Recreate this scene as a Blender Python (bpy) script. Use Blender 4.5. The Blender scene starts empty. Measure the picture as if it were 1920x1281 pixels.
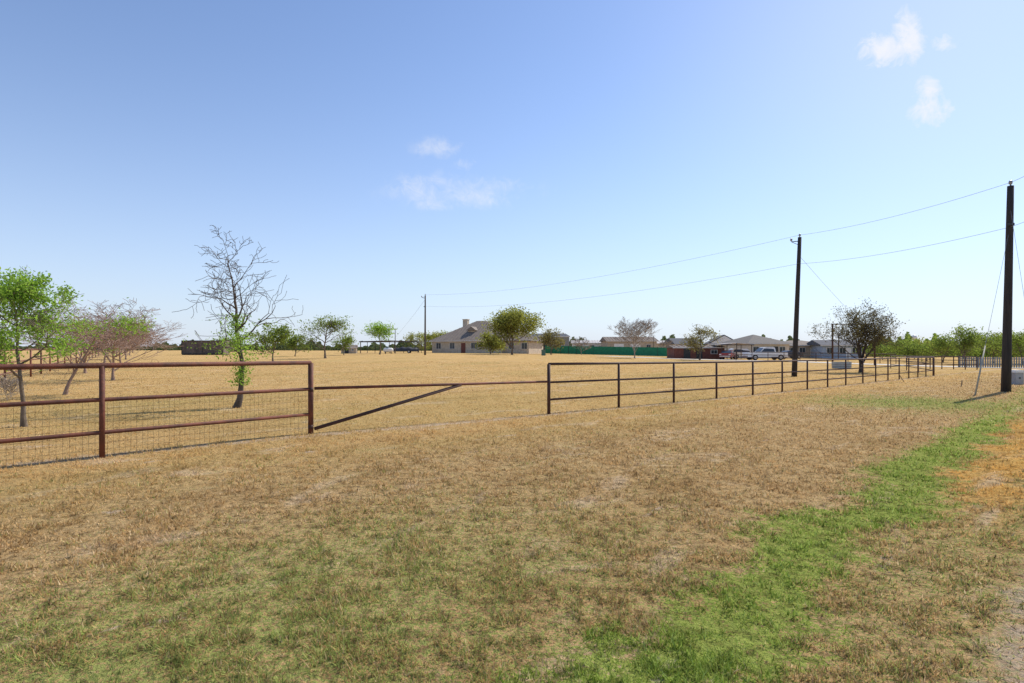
import bpy, math, random
import numpy as np
from mathutils import Vector, Matrix
F=1067.0; EYE=1.55; HR=660.0
col=bpy.context.scene.collection
R=math.radians
# ------------------------------------------------------------------ terrain
COLS=np.array([0,500,800,960,1300,1500,1750,1920.])
DY=np.log(np.array([8,15,25,40,60,90,140,250,500,3000.]))
TZ=np.array([
 [0,0,0,.15,.45,.8,1.25,1.9,3.1,11.],
 [0,0,-.02,.15,.5,.9,1.3,1.85,3.0,10.],
 [0,-.05,-.08,.1,.6,1.15,1.38,1.75,2.6,8.],
 [0,-.07,-.1,.05,.5,1.0,1.32,1.65,2.2,6.5],
 [0,-.1,-.15,-.05,.1,.38,.58,.9,1.5,5.],
 [0,-.1,-.15,-.13,-.03,.3,.52,.85,1.5,5.],
 [0,-.1,-.15,-.13,-.15,-.05,.12,.45,1.3,5.],
 [0,-.1,-.15,-.15,-.18,-.08,.1,.4,1.2,5.]])
def g(x,y):
    x=np.asarray(x,float); y=np.asarray(y,float)
    az=np.arctan2(x,y); azc=np.clip(az,-.75,.75); r=np.hypot(x,y)
    Y=np.maximum(r*np.cos(azc),.01); px=960+F*np.tan(azc)
    ci=np.interp(px,COLS,np.arange(len(COLS))); di=np.interp(np.log(Y),DY,np.arange(len(DY)))
    i=np.clip(ci.astype(int),0,len(COLS)-2); j=np.clip(di.astype(int),0,len(DY)-2); a=ci-i; b=di-j
    z=TZ[i,j]*(1-a)*(1-b)+TZ[i+1,j]*a*(1-b)+TZ[i,j+1]*(1-a)*b+TZ[i+1,j+1]*a*b
    z=z*np.clip((2.2-np.abs(az))/1.0,0,1)
    s=(x-y)*.7071
    z=z-.05*np.exp(-((s+1.4)/.8)**2)*np.clip((20-r)/10,0,1)
    return z
def gz(x,y): return float(g(x,y))
def at(px,Y,dz=0):
    x=(px-960)/F*Y
    return Vector((x,Y,gz(x,Y)+dz))
# ------------------------------------------------------------------ object helpers
class MB:
    def __init__(s): s.v=[]; s.f=[]
    def box(s,x0,x1,y0,y1,z0,z1,M=None):
        p=[(x0,y0,z0),(x1,y0,z0),(x1,y1,z0),(x0,y1,z0),(x0,y0,z1),(x1,y0,z1),(x1,y1,z1),(x0,y1,z1)]
        s.poly(p,[(0,3,2,1),(4,5,6,7),(0,1,5,4),(1,2,6,5),(2,3,7,6),(3,0,4,7)],M); return s
    def poly(s,p,f,M=None):
        n=len(s.v)
        for q in p:
            q=Vector(q); s.v.append(tuple(M@q if M else q))
        s.f+= [tuple(i+n for i in k) for k in f]; return s
    def tube(s,pts,rad,k=8,cap=True):
        pts=[Vector(p) for p in pts]
        if not hasattr(rad,'__len__'): rad=[rad]*len(pts)
        n0=len(s.v); up=None
        for i,p in enumerate(pts):
            d=(pts[min(i+1,len(pts)-1)]-pts[max(i-1,0)]).normalized()
            if up is None:
                up=Vector((0,0,1)) if abs(d.z)<.9 else Vector((1,0,0))
            a=d.cross(up); 
            if a.length<1e-4: a=d.cross(Vector((0,1,0)))
            a.normalize(); b=a.cross(d).normalized(); up=b
            for j in range(k):
                t=2*math.pi*j/k
                s.v.append(tuple(p+(a*math.cos(t)+b*math.sin(t))*rad[i]))
        for i in range(len(pts)-1):
            for j in range(k):
                a0=n0+i*k+j; a1=n0+i*k+(j+1)%k
                s.f.append((a0,a1,a1+k,a0+k))
        if cap:
            s.f.append(tuple(n0+j for j in range(k))[::-1]); m=n0+(len(pts)-1)*k
            s.f.append(tuple(m+j for j in range(k)))
        return s
    def prism(s,prof,y0,y1,M=None,inset=0,zin=1e9):
        n=len(prof)
        def sq(z): return inset if z>zin else 0
        p=[(a,y0+sq(b),b) for a,b in prof]+[(a,y1-sq(b),b) for a,b in prof]
        s.poly(p,[tuple(range(n)),tuple(range(2*n-1,n-1,-1))]+[((i+1)%n,i,i+n,(i+1)%n+n) for i in range(n)],M); return s
    def build(s,name,mat,parent=None,smooth=False,label=None,loc=None):
        me=bpy.data.meshes.new(name); me.from_pydata(s.v,[],s.f); me.update()
        if smooth:
            me.polygons.foreach_set('use_smooth',[True]*len(me.polygons))
        me.materials.append(mat)
        o=bpy.data.objects.new(name,me); col.objects.link(o)
        if parent: o.parent=parent
        if loc is not None: o.location=loc
        if label: o['label']=label
        return o
def tag(o,label,cat=None,group=None,kind=None):
    o['label']=label
    if cat: o['category']=cat
    if group: o['group']=group
    if kind: o['kind']=kind
    return o
def thing(name,loc,rz,label,cat,group=None):
    o=bpy.data.objects.new(name,None); col.objects.link(o); o.location=loc; o.rotation_euler=(0,0,rz); o.empty_display_size=.2
    return tag(o,label,cat,group)
def copy_tree(o,parent=None):
    c=o.copy(); col.objects.link(c); c.parent=parent
    for ch in list(o.children): copy_tree(ch,c)
    return c
def npmesh(name,V,k,mat,parent=None,tone=None):
    n=len(V)//k; me=bpy.data.meshes.new(name)
    me.vertices.add(len(V)); me.vertices.foreach_set('co',V.astype(np.float32).ravel())
    me.loops.add(len(V)); me.loops.foreach_set('vertex_index',np.arange(len(V),dtype=np.int32))
    me.polygons.add(n); me.polygons.foreach_set('loop_start',np.arange(0,len(V),k,dtype=np.int32))
    me.update(calc_edges=True)
    if tone is not None:
        a=me.attributes.new('tone','FLOAT','POINT'); a.data.foreach_set('value',np.repeat(tone,k).astype(np.float32))
    me.materials.append(mat)
    o=bpy.data.objects.new(name,me); col.objects.link(o)
    if parent: o.parent=parent
    return o
# ------------------------------------------------------------------ materials
def nd(nt,t,**k):
    n=nt.nodes.new(t)
    for a,b in k.items(): setattr(n,a,b)
    return n
def put(nt,sock,v):
    if isinstance(v,bpy.types.NodeSocket): nt.links.new(v,sock)
    else: sock.default_value=v
def ma(nt,op,a,b=0.0,c=0.0,clamp=False):
    n=nd(nt,'ShaderNodeMath',operation=op,use_clamp=clamp)
    put(nt,n.inputs[0],a); put(nt,n.inputs[1],b); put(nt,n.inputs[2],c); return n.outputs[0]
def mr(nt,v,a,b,c=0.,d=1.):
    n=nd(nt,'ShaderNodeMapRange',interpolation_type='SMOOTHSTEP'); put(nt,n.inputs[0],v)
    if a>b: a,b,c,d=b,a,d,c
    for i,q in zip((1,2,3,4),(a,b,c,d)): n.inputs[i].default_value=q
    return n.outputs[0]
def noise(nt,vec,scale,det=3,rough=.55,dist=0.):
    n=nd(nt,'ShaderNodeTexNoise'); 
    if vec is not None: nt.links.new(vec,n.inputs['Vector'])
    n.inputs['Scale'].default_value=scale; n.inputs['Detail'].default_value=det; n.inputs['Roughness'].default_value=rough; n.inputs['Distortion'].default_value=dist
    return n.outputs[0]
def mix(nt,f,a,b,bt='MIX'):
    n=nd(nt,'ShaderNodeMix',data_type='RGBA',blend_type=bt); put(nt,n.inputs[0],f)
    for s,v in ((n.inputs[6],a),(n.inputs[7],b)):
        put(nt,s,v if isinstance(v,bpy.types.NodeSocket) else (*v,1)) 
    return n.outputs[2]
def ramp(nt,f,stops):
    n=nd(nt,'ShaderNodeValToRGB'); put(nt,n.inputs[0],f); e=n.color_ramp.elements
    while len(e)<len(stops): e.new(.5)
    for q,(p,c) in zip(e,stops): q.position=p; q.color=(*c,1)
    return n.outputs[0]
def newmat(name):
    m=bpy.data.materials.new(name); m.use_nodes=True; nt=m.node_tree; nt.nodes.clear()
    return m,nt,nd(nt,'ShaderNodeOutputMaterial')
def pm(name,c1,c2=None,scale=3,rough=.8,metal=0,bump=.2,stretch=(1,1,1),bs=None):
    m,nt,out=newmat(name); c2=c2 or tuple(q*.75 for q in c1)
    tc=nd(nt,'ShaderNodeTexCoord'); mp=nd(nt,'ShaderNodeMapping'); nt.links.new(tc.outputs['Object'],mp.inputs[0]); mp.inputs['Scale'].default_value=stretch
    f=mr(nt,noise(nt,mp.outputs[0],scale,5,.6),.3,.7)
    b=nd(nt,'ShaderNodeBsdfPrincipled'); nt.links.new(mix(nt,f,c1,c2),b.inputs['Base Color'])
    b.inputs['Roughness'].default_value=rough; b.inputs['Metallic'].default_value=metal
    if bump:
        bp=nd(nt,'ShaderNodeBump'); bp.inputs['Strength'].default_value=bump; bp.inputs['Distance'].default_value=.02
        nt.links.new(noise(nt,mp.outputs[0],bs or scale*6,4),bp.inputs['Height']); nt.links.new(bp.outputs[0],b.inputs['Normal'])
    nt.links.new(b.outputs[0],out.inputs[0]); return m
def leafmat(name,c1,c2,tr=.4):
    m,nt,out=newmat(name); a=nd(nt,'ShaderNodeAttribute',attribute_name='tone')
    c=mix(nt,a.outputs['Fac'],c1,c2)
    d=nd(nt,'ShaderNodeBsdfDiffuse'); t=nd(nt,'ShaderNodeBsdfTranslucent'); nt.links.new(c,d.inputs[0])
    nt.links.new(mix(nt,.5,c,(c2[0]*1.5,c2[1]*1.5,c2[2]*.8)),t.inputs[0])
    x=nd(nt,'ShaderNodeMixShader'); x.inputs[0].default_value=tr
    nt.links.new(d.outputs[0],x.inputs[1]); nt.links.new(t.outputs[0],x.inputs[2]); nt.links.new(x.outputs[0],out.inputs[0]); return m
def turf(nt,rnd):
    geo=nd(nt,'ShaderNodeNewGeometry'); sp=nd(nt,'ShaderNodeSeparateXYZ'); nt.links.new(geo.outputs['Position'],sp.inputs[0])
    fl=nd(nt,'ShaderNodeCombineXYZ'); nt.links.new(sp.outputs[0],fl.inputs[0]); nt.links.new(sp.outputs[1],fl.inputs[1]); pos=fl.outputs[0]
    x,y=sp.outputs[0],sp.outputs[1]
    s=ma(nt,'MULTIPLY',ma(nt,'SUBTRACT',x,y),.7071); t=ma(nt,'MULTIPLY',ma(nt,'ADD',x,y),.7071)
    st=nd(nt,'ShaderNodeCombineXYZ'); nt.links.new(s,st.inputs[0]); nt.links.new(ma(nt,'MULTIPLY',t,.4),st.inputs[1]); stv=st.outputs[0]
    nf=ma(nt,'SUBTRACT',ma(nt,'MULTIPLY',x,.66),ma(nt,'MULTIPLY',y,.751))
    n1=noise(nt,pos,.6,5,.6,.6); n2=noise(nt,pos,4.5,4,.65,.4); n3=noise(nt,stv,.3,5,.65,.5); n4=noise(nt,stv,3.2,6,.75,.8)
    s2=ma(nt,'ADD',s,ma(nt,'ADD',ma(nt,'MULTIPLY_ADD',n1,1.5,-.75),ma(nt,'MULTIPLY_ADD',n2,1.2,-.6)))
    def band(c,a,b,v): return ma(nt,'MULTIPLY',mr(nt,ma(nt,'ABSOLUTE',ma(nt,'SUBTRACT',s2,c)),a,b,1,0),v)
    strip=ma(nt,'MULTIPLY',band(-1.5,.1,.75,1.0),mr(nt,t,12,26,1,.5))
    near=mr(nt,t,.8,6.5,1,0)
    soft=ma(nt,'MULTIPLY',band(-3.3,.3,2.6,.62),near)
    rs=ma(nt,'MULTIPLY',mr(nt,s2,-1.3,-.9,0,.38),mr(nt,t,8,22,1,.8))
    px=ma(nt,'SUBTRACT',x,13.5); py=ma(nt,'SUBTRACT',y,18.5)
    dd=ma(nt,'SQRT',ma(nt,'ADD',ma(nt,'MULTIPLY',px,px),ma(nt,'MULTIPLY',py,py)))
    patch=mr(nt,ma(nt,'ADD',dd,ma(nt,'MULTIPLY',n1,4)),2.0,8,.8,0)
    orange=ma(nt,'MULTIPLY',band(-.75,.1,.6,.9),ma(nt,'MULTIPLY',mr(nt,t,5.5,9),mr(nt,t,16,24,1,0)))
    G=ma(nt,'MAXIMUM',ma(nt,'MAXIMUM',strip,soft),ma(nt,'MAXIMUM',rs,patch))
    G=ma(nt,'ADD',G,ma(nt,'MULTIPLY_ADD',n4,1.0,-.5))
    G=ma(nt,'ADD',G,ma(nt,'MULTIPLY_ADD',n3,.5,-.25))
    G=ma(nt,'SUBTRACT',G,ma(nt,'MULTIPLY',orange,.45))
    pick=mr(nt,ma(nt,'SUBTRACT',G,rnd),-.15,.15)
    r2=ma(nt,'FRACT',ma(nt,'MULTIPLY',rnd,7.31))
    straw=ramp(nt,ma(nt,'ADD',ma(nt,'MULTIPLY',r2,.62),ma(nt,'MULTIPLY',n4,.38)),[(.10,(.20,.11,.04)),(.32,(.50,.315,.13)),(.6,(.72,.48,.22)),(.95,(.90,.74,.48))])
    fld=mr(nt,ma(nt,'ADD',nf,ma(nt,'MULTIPLY',n1,1.5)),-9.0,-5.2,1,0)
    straw=mix(nt,ma(nt,'MULTIPLY',fld,.6),straw,(.74,.475,.185))
    straw=mix(nt,orange,straw,(.80,.47,.13))
    straw=mix(nt,mr(nt,noise(nt,stv,.7,7,.78,.5),.50,.62,0,.45),straw,(.37,.22,.085))
    straw=mix(nt,mr(nt,noise(nt,stv,1.1,7,.75,.8),.54,.64,0,.65),straw,(.80,.61,.40))
    fgreen=ma(nt,'MULTIPLY',mr(nt,noise(nt,stv,.12,5,.65,.5),.48,.68,0,.4),fld)
    straw=mix(nt,fgreen,straw,(.40,.33,.11))
    green=ramp(nt,r2,[(.0,(.13,.19,.025)),(.5,(.31,.42,.065)),(1,(.54,.64,.18))])
    green=mix(nt,mr(nt,strip,.2,.7,.42,0),green,(.38,.38,.15))
    c=mix(nt,pick,straw,green)
    tuft=mr(nt,noise(nt,pos,10,6,.75,.3),.38,.55,.50,1.04)
    tuft=ma(nt,'ADD',tuft,ma(nt,'MULTIPLY',ma(nt,'SUBTRACT',1.0,tuft),ma(nt,'MULTIPLY',fld,.45)))
    cc=nd(nt,'ShaderNodeVectorMath',operation='SCALE'); nt.links.new(c,cc.inputs[0]); nt.links.new(tuft,cc.inputs['Scale']); c=cc.outputs[0]
    soil=ma(nt,'MULTIPLY',mr(nt,ma(nt,'ADD',s,ma(nt,'MULTIPLY_ADD',n2,.6,-.3)),-.42,-.12),mr(nt,t,4.5,6.5,1,.0))
    path=mr(nt,ma(nt,'ABSOLUTE',ma(nt,'ADD',ma(nt,'ADD',nf,10.42),ma(nt,'MULTIPLY_ADD',n2,.5,-.25))),.05,.3,.6,0)
    spots=mr(nt,noise(nt,stv,1.6,6,.78,.6),.62,.68,0,.75)
    sc=mix(nt,noise(nt,pos,40,3,.6),(.36,.25,.17),(.74,.60,.46))
    return c,ma(nt,'MAXIMUM',ma(nt,'MAXIMUM',ma(nt,'MULTIPLY',soil,.9),path),spots),sc,pos
def groundmat():
    m,nt,out=newmat('turf_ground'); geo=nd(nt,'ShaderNodeNewGeometry')
    r=mr(nt,noise(nt,geo.outputs['Position'],38,6,.7),.36,.64)
    c,sf,sc,pos=turf(nt,r)
    c=mix(nt,.2,c,(.33,.21,.09)); c=mix(nt,sf,c,sc)
    b=nd(nt,'ShaderNodeBsdfDiffuse'); nt.links.new(c,b.inputs[0])
    bp=nd(nt,'ShaderNodeBump'); bp.inputs['Strength'].default_value=1; bp.inputs['Distance'].default_value=.09
    h=ma(nt,'ADD',noise(nt,pos,9,6,.75),ma(nt,'MULTIPLY',noise(nt,pos,1.3,4),1.2)); nt.links.new(h,bp.inputs['Height']); nt.links.new(bp.outputs[0],b.inputs['Normal'])
    nt.links.new(b.outputs[0],out.inputs[0]); return m
def blademat():
    m,nt,out=newmat('turf_blades'); a=nd(nt,'ShaderNodeAttribute',attribute_name='tone')
    c,sf,sc,pos=turf(nt,a.outputs['Fac'])
    d=nd(nt,'ShaderNodeBsdfDiffuse'); t=nd(nt,'ShaderNodeBsdfTranslucent'); nt.links.new(c,d.inputs[0]); nt.links.new(c,t.inputs[0])
    x=nd(nt,'ShaderNodeMixShader'); x.inputs[0].default_value=.4
    nt.links.new(d.outputs[0],x.inputs[1]); nt.links.new(t.outputs[0],x.inputs[2]); nt.links.new(x.outputs[0],out.inputs[0]); return m
M={}
M['rust']=pm('rusty_pipe',(.18,.052,.026),(.075,.027,.016),4,.7,.1,.3)
M['rustred']=pm('red_rusty_pipe',(.26,.09,.055),(.14,.055,.035),4,.6,.2,.2)
M['rustdark']=pm('dark_rusty_pipe',(.085,.034,.024),(.045,.022,.018),4,.7,.1,.2)
M['wire']=pm('rusty_wire',(.17,.12,.08),(.10,.07,.05),5,.6,.3,0)
M['cable']=pm('cable',(.24,.26,.30),None,5,.6,0,0)
M['pole']=pm('creosote_pole',(.022,.018,.017),(.045,.036,.03),3,.85,0,.5,(6,6,.4))
M['polegrey']=pm('weathered_pole',(.10,.075,.06),(.06,.045,.04),3,.85,0,.4,(6,6,.4))
M['bark']=pm('grey_bark',(.22,.17,.125),(.11,.085,.06),9,.95,0,.8,(1,1,.4))
M['barkdark']=pm('dark_bark',(.13,.10,.08),(.07,.054,.042),9,.95,0,.8,(1,1,.4))
M['barkoak']=pm('oak_bark',(.08,.06,.048),(.045,.036,.03),9,.95,0,.8,(1,1,.4))
M['barkpink']=pm('tan_bark',(.38,.255,.19),(.24,.165,.125),9,.95,0,.4)
M['barkpale']=pm('pale_bark',(.36,.30,.24),(.25,.205,.165),9,.95,0,.4)
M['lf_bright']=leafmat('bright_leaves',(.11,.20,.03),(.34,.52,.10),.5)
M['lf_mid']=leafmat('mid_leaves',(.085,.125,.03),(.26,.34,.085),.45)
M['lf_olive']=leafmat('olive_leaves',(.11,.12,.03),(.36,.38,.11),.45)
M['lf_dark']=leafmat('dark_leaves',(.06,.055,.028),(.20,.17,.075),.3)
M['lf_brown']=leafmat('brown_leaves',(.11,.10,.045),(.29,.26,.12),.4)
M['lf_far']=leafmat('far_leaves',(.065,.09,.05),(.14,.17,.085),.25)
M['lf_dry']=leafmat('dry_leaves',(.46,.34,.27),(.66,.54,.44),.4)
M['stone']=pm('limestone',(.62,.53,.41),(.46,.38,.28),2.5,.9)
M['roofbrown']=pm('brown_metal_roof',(.25,.20,.155),(.19,.15,.12),1,.75,0,.05)
M['roofpale']=pm('pale_metal_roof',(.60,.56,.52),(.50,.46,.42),1,.6,0,.05)
M['roofgrey']=pm('grey_shingle',(.18,.16,.14),(.12,.11,.10),4,.9)
M['roofblue']=pm('slate_shingle',(.11,.115,.13),(.08,.083,.095),4,.9)
M['rooftan']=pm('tan_shingle',(.24,.19,.15),(.17,.135,.11),4,.9)
M['white']=pm('white_paint',(.80,.79,.76),(.70,.68,.64),2,.5,0,.05)
M['cream']=pm('cream_siding',(.66,.59,.48),(.56,.48,.38),2,.8)
M['tanwall']=pm('tan_siding',(.48,.40,.30),(.38,.31,.23),2,.8)
M['bluewall']=pm('blue_siding',(.38,.45,.54),(.30,.36,.44),2,.8)
M['greywall']=pm('grey_siding',(.26,.27,.27),(.19,.20,.20),2,.8)
M['maroon']=pm('maroon_wall',(.22,.075,.05),(.13,.045,.035),2,.85)
M['container']=pm('weathered_container',(.19,.145,.115),(.10,.08,.065),1.5,.7,.1,.2)
M['greenfab']=pm('green_fabric',(.02,.25,.13),(.012,.17,.085),3,.8,0,.2)
M['glass']=pm('window_glass',(.04,.05,.06),(.06,.07,.08),2,.15,0,0)
M['trim']=pm('white_trim',(.74,.72,.68),None,4,.6,0,0)
M['dark']=pm('dark_metal',(.03,.03,.032),(.05,.05,.05),4,.6,.3,.1)
M['carportroof']=pm('brown_carport_roof',(.10,.08,.065),(.07,.055,.05),2,.8,0,.1)
M['tyre']=pm('tyre_rubber',(.02,.02,.02),None,8,.9,0,0)
M['rim']=pm('wheel_rim',(.45,.45,.46),None,8,.35,.8,0)
M['carwhite']=pm('white_car_paint',(.80,.80,.79),(.74,.74,.73),1,.3,0,0)
M['carred']=pm('red_car_paint',(.28,.03,.03),(.22,.025,.025),1,.3,0,0)
M['cardark']=pm('dark_car_paint',(.05,.055,.07),None,1,.3,0,0)
M['lampred']=pm('red_lamp',(.4,.02,.02),None,3,.3,0,0)
M['lampclear']=pm('clear_lamp',(.7,.7,.68),None,3,.2,0,0)
M['tarp']=pm('dark_tarpaulin',(.05,.05,.055),(.03,.03,.035),2,.6,0,.6)
M['concrete']=pm('pale_concrete',(.66,.60,.50),(.56,.50,.41),1,.9)
M['tank']=pm('galvanised_tank',(.36,.42,.47),(.28,.32,.36),3,.4,.5,.1)
M['ceramic']=pm('grey_ceramic',(.35,.36,.38),None,3,.3,0,0)
M['yellow']=pm('faded_guard',(.42,.40,.30),None,3,.5,0,0)
M['boxgreen']=pm('green_cabinet',(.07,.16,.12),None,3,.5,0,0)
M['wood']=pm('stake_wood',(.34,.25,.15),None,6,.9)
# ------------------------------------------------------------------ ground
def make_ground():
    rings=[0.0]+list(np.geomspace(.6,3200,230)); 
    az=np.concatenate([np.arange(-180,-60,4.),np.arange(-60,60,.8),np.arange(60,180,4.)])*math.pi/180
    V=[(0,0,gz(0,.01))]; n=len(az)
    for r in rings[1:]:
        x=r*np.sin(az); y=r*np.cos(az); z=g(x,y)
        V+=list(zip(x.tolist(),y.tolist(),z.tolist()))
    Fc=[(0,1+(j+1)%n,1+j) for j in range(n)]
    for i in range(len(rings)-2):
        for j in range(n):
            a=1+i*n+j; b=1+i*n+(j+1)%n; Fc.append((a,b,b+n,a+n))
    m=MB(); m.v=V; m.f=Fc
    o=m.build('ground',groundmat(),smooth=True); o['kind']='structure'; o['label']='dry tan pasture and verge rising gently to the horizon'
make_ground()
def make_grass():
    rs=np.random.RandomState(5); N=640000
    az=rs.uniform(-R(47),R(47),N); r=2.0*np.exp(rs.uniform(0,1,N)**1.05*math.log(60/2.0))
    x=r*np.sin(az); y=r*np.cos(az); s=(x-y)*.7071
    cl=np.zeros(N)
    for k in range(9):
        a=rs.uniform(0,6.28); f=rs.uniform(6,30); p=rs.uniform(0,6.28); cl+=np.sin((x*math.cos(a)+y*math.sin(a))*f+p+1.3*np.sin(x*f*.37+p)+1.1*np.sin(y*f*.43-p))
    h=1/(1+np.exp(-cl*1.1)); keep=rs.uniform(0,1,N)<.2+.8*h
    keep&=~((s>-.35)&(r<6)&(rs.uniform(0,1,N)<.6))
    beyond=(.66*x-.751*y)<-10.6; keep&=~(beyond&(rs.uniform(0,1,N)<.35))
    x,y,r,h,s=x[keep],y[keep],r[keep],h[keep],s[keep]; n=len(x); z=g(x,y); beyond=(.66*x-.751*y)<-10.6
    L=rs.uniform(.014,.040,n)*(.55+.9*h)*(np.maximum(r,3)/3)**.20*np.where(beyond,.8,1)
    L*=np.where(rs.uniform(0,1,n)<.02,1.9,1)
    W=rs.uniform(.0014,.0034,n)*(np.maximum(r,2.5)/2.5)**.82
    th=rs.uniform(0,2*math.pi,n); lean=np.clip(rs.normal(.98,.38,n),.05,1.5)
    dx=np.cos(th)*np.sin(lean); dy=np.sin(th)*np.sin(lean); dz=np.cos(lean)
    ph=th+math.pi/2+rs.normal(0,.5,n); wx=np.cos(ph); wy=np.sin(ph)
    V=np.zeros((n,3,3)); lift=rs.uniform(0,.010,n)
    V[:,0]=np.stack([x-wx*W,y-wy*W,z+lift-.004],1); V[:,1]=np.stack([x+wx*W,y+wy*W,z+lift-.004],1)
    V[:,2]=np.stack([x+dx*L,y+dy*L,z+lift+dz*L],1)
    o=npmesh('grass',V.reshape(-1,3),3,blademat(),tone=rs.uniform(0,1,n))
    tag(o,'short mown grass, dry straw with green patches over the verge and pasture','grass',kind='stuff')
make_grass()
def sheet(name,pts,w,mat,label,dz=.03):
    m=MB(); P=[]
    for i in range(len(pts)-1):
        for k in range(12):
            t=k/12; P.append(Vector(pts[i])*(1-t)+Vector(pts[i+1])*t)
    P.append(Vector(pts[-1])); rows=5
    for i,p in enumerate(P):
        d=(P[min(i+1,len(P)-1)]-P[max(i-1,0)]).normalized(); nn=Vector((-d.y,d.x))
        for j in range(rows):
            q=p+nn*w*(j/(rows-1)-.5); m.v.append((q.x,q.y,gz(q.x,q.y)+dz))
    for i in range(len(P)-1):
        for j in range(rows-1):
            a=i*rows+j; m.f.append((a,a+1,a+1+rows,a+rows))
    o=m.build(name,mat); o['kind']='structure'; o['label']=label
def p2(px,Y): return ((px-960)/F*Y,Y)
sheet('driveway',[p2(2060,56),p2(1800,64),p2(1640,71),p2(1500,78),p2(1250,92),p2(1130,104)],4.4,M['concrete'],'pale concrete driveway crossing behind the pipe fence')
# ------------------------------------------------------------------ pipe fences
def on(p): return Vector((p[0],p[1],gz(p[0],p[1])))
def fence(label,pts,heights,mat,pr=.037,rr=.028,ends=(),grp=None,name='pipe_fence',wiremesh=None):
    base=on(pts[0]); t=thing(name,base,0,label,'fence',grp)
    P=[on(p)-base for p in pts]; top=max(heights)
    for i,p in enumerate(P):
        r=pr*1.25 if i in ends else pr
        m=MB(); m.tube([p+Vector((0,0,-.05)),p+Vector((0,0,top-rr*.2))],r,10); m.build('post',mat,t,True)
    for h in heights:
        m=MB(); m.tube([p+Vector((0,0,h)) for p in P],rr if h<top else rr*1.25,8); m.build('rail',mat,t,True)
    if wiremesh:
        m=MB(); ztop,sv,sh,wr=wiremesh
        for i in range(len(P)-1):
            a,b=P[i],P[i+1]; d=(b-a); L=d.length; n=max(1,int(L/sv)); off=Vector((-d.y,d.x,0)).normalized()*.045
            for k in range(n):
                q=a+d*(k/n)+off; m.tube([q+Vector((0,0,.0)),q+Vector((0,0,ztop))],wr,3,False)
            z=.02
            while z<=ztop+.001:
                m.tube([a+off+Vector((0,0,z)),(a+b)/2+off+Vector((0,0,z-.008)),b+off+Vector((0,0,z))],wr,3,False); z+=sh
        m.build('wire_mesh',M['wire'],t)
    return t
A=Vector((-6.0,8.33)); B=Vector((-3.83,10.83)); d=(B-A)
fence('rusty brown three rail pipe fence left of the open-topped gate, lined with wire mesh',[A-d*2,A-d,A,B],[.37,.85,1.35],M['rust'],.039,.03,ends=(3,),wiremesh=(.86,.075,.10,.0019))
Cc=Vector((.96,14.85)); E=Vector((29.6,40.0))
def tpx(px): r=(px-960)/F; return (14.85*r-.96)/(28.6-25.15*r)
RP=[1029,1160,1263,1343,1411,1466,1513,1551,1585,1617,1641,1664,1685,1703,1720,1735,1750]
rpts=[Cc+(E-Cc)*tpx(p) for p in RP]
fence('long dark three rail pipe fence running away to the right of the gate',rpts,[.38,.83,1.31],M['rustdark'],.036,.027,ends=(0,16),wiremesh=(.05,.6,.06,.003))
gb=on(B); gt=thing('pipe_gate',gb,0,'single rail pipe gate with a diagonal brace closing the gap between the two fences','gate')
D=(Cc-B); D3=Vector((D.x,D.y,gz(*Cc)-gb.z))
MB().tube([D3*.012+Vector((0,0,.86)),D3*.5+Vector((0,0,.855)),D3*.992+Vector((0,0,.85))],.03,10).build('top_rail',M['rust'],gt,True)
MB().tube([D3*.012+Vector((0,0,.09)),D3*.555+Vector((0,0,.84))],.034,10).build('brace',M['rustdark'],gt,True)
for z in (.80,.09): MB().tube([Vector((0.0,0,z)),Vector((0,0,z+.08))],.05,10).build('hinge',M['rustdark'],gt,True)
fence('reddish pipe fence running away behind the orchard trees at the far left',[Vector((-20.3,21.3))+Vector((-.655,1.0))*k*(2.6+.1*k) for k in range(17)],[.5,1.0,1.6],M['rustred'],.05,.035)
fence('low pipe fence behind the water trough, on the house side of the driveway',[Vector(p2(1380+30*k,84-k*.8)) for k in range(11)],[.45,.85,1.25],M['rustdark'],.045,.04)
fence('short dark pipe fence beyond the end of the long fence, near the driveway',[Vector(p2(1700+22*k,58-.6*k)) for k in range(7)],[.5,.9,1.25],M['rustdark'],.045,.035)
fence('short return of pipe fence going back from the corner post of the long fence',[E,Vector(p2(1722,46)),Vector(p2(1700,52)),Vector(p2(1670,58))],[.38,.83,1.28],M['rustdark'],.04,.03)
b0=at(1800,63); pk=thing('picket_fence',b0,0,'grey board picket fence across the drive at the right edge, behind the nearest pole','fence')
e=at(2060,58)-b0
m=MB(); n=56
for k in range(n):
    q=e*(k/n); m.box(q.x-.075,q.x+.075,q.y-.01,q.y+.01,q.z,q.z+1.15+.03*math.sin(k*2.1))
m.build('pickets',M['greywall'],pk)
for z in (.3,.95): MB().tube([Vector((0,.05,z)),e+Vector((0,.05,z))],.04,4).build('rail',M['dark'],pk)
for k in range(7):
    q=e*(k/6); MB().box(q.x-.06,q.x+.06,q.y+.09,q.y+.2,q.z-.05,q.z+1.3).build('post',M['dark'],pk)
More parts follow.
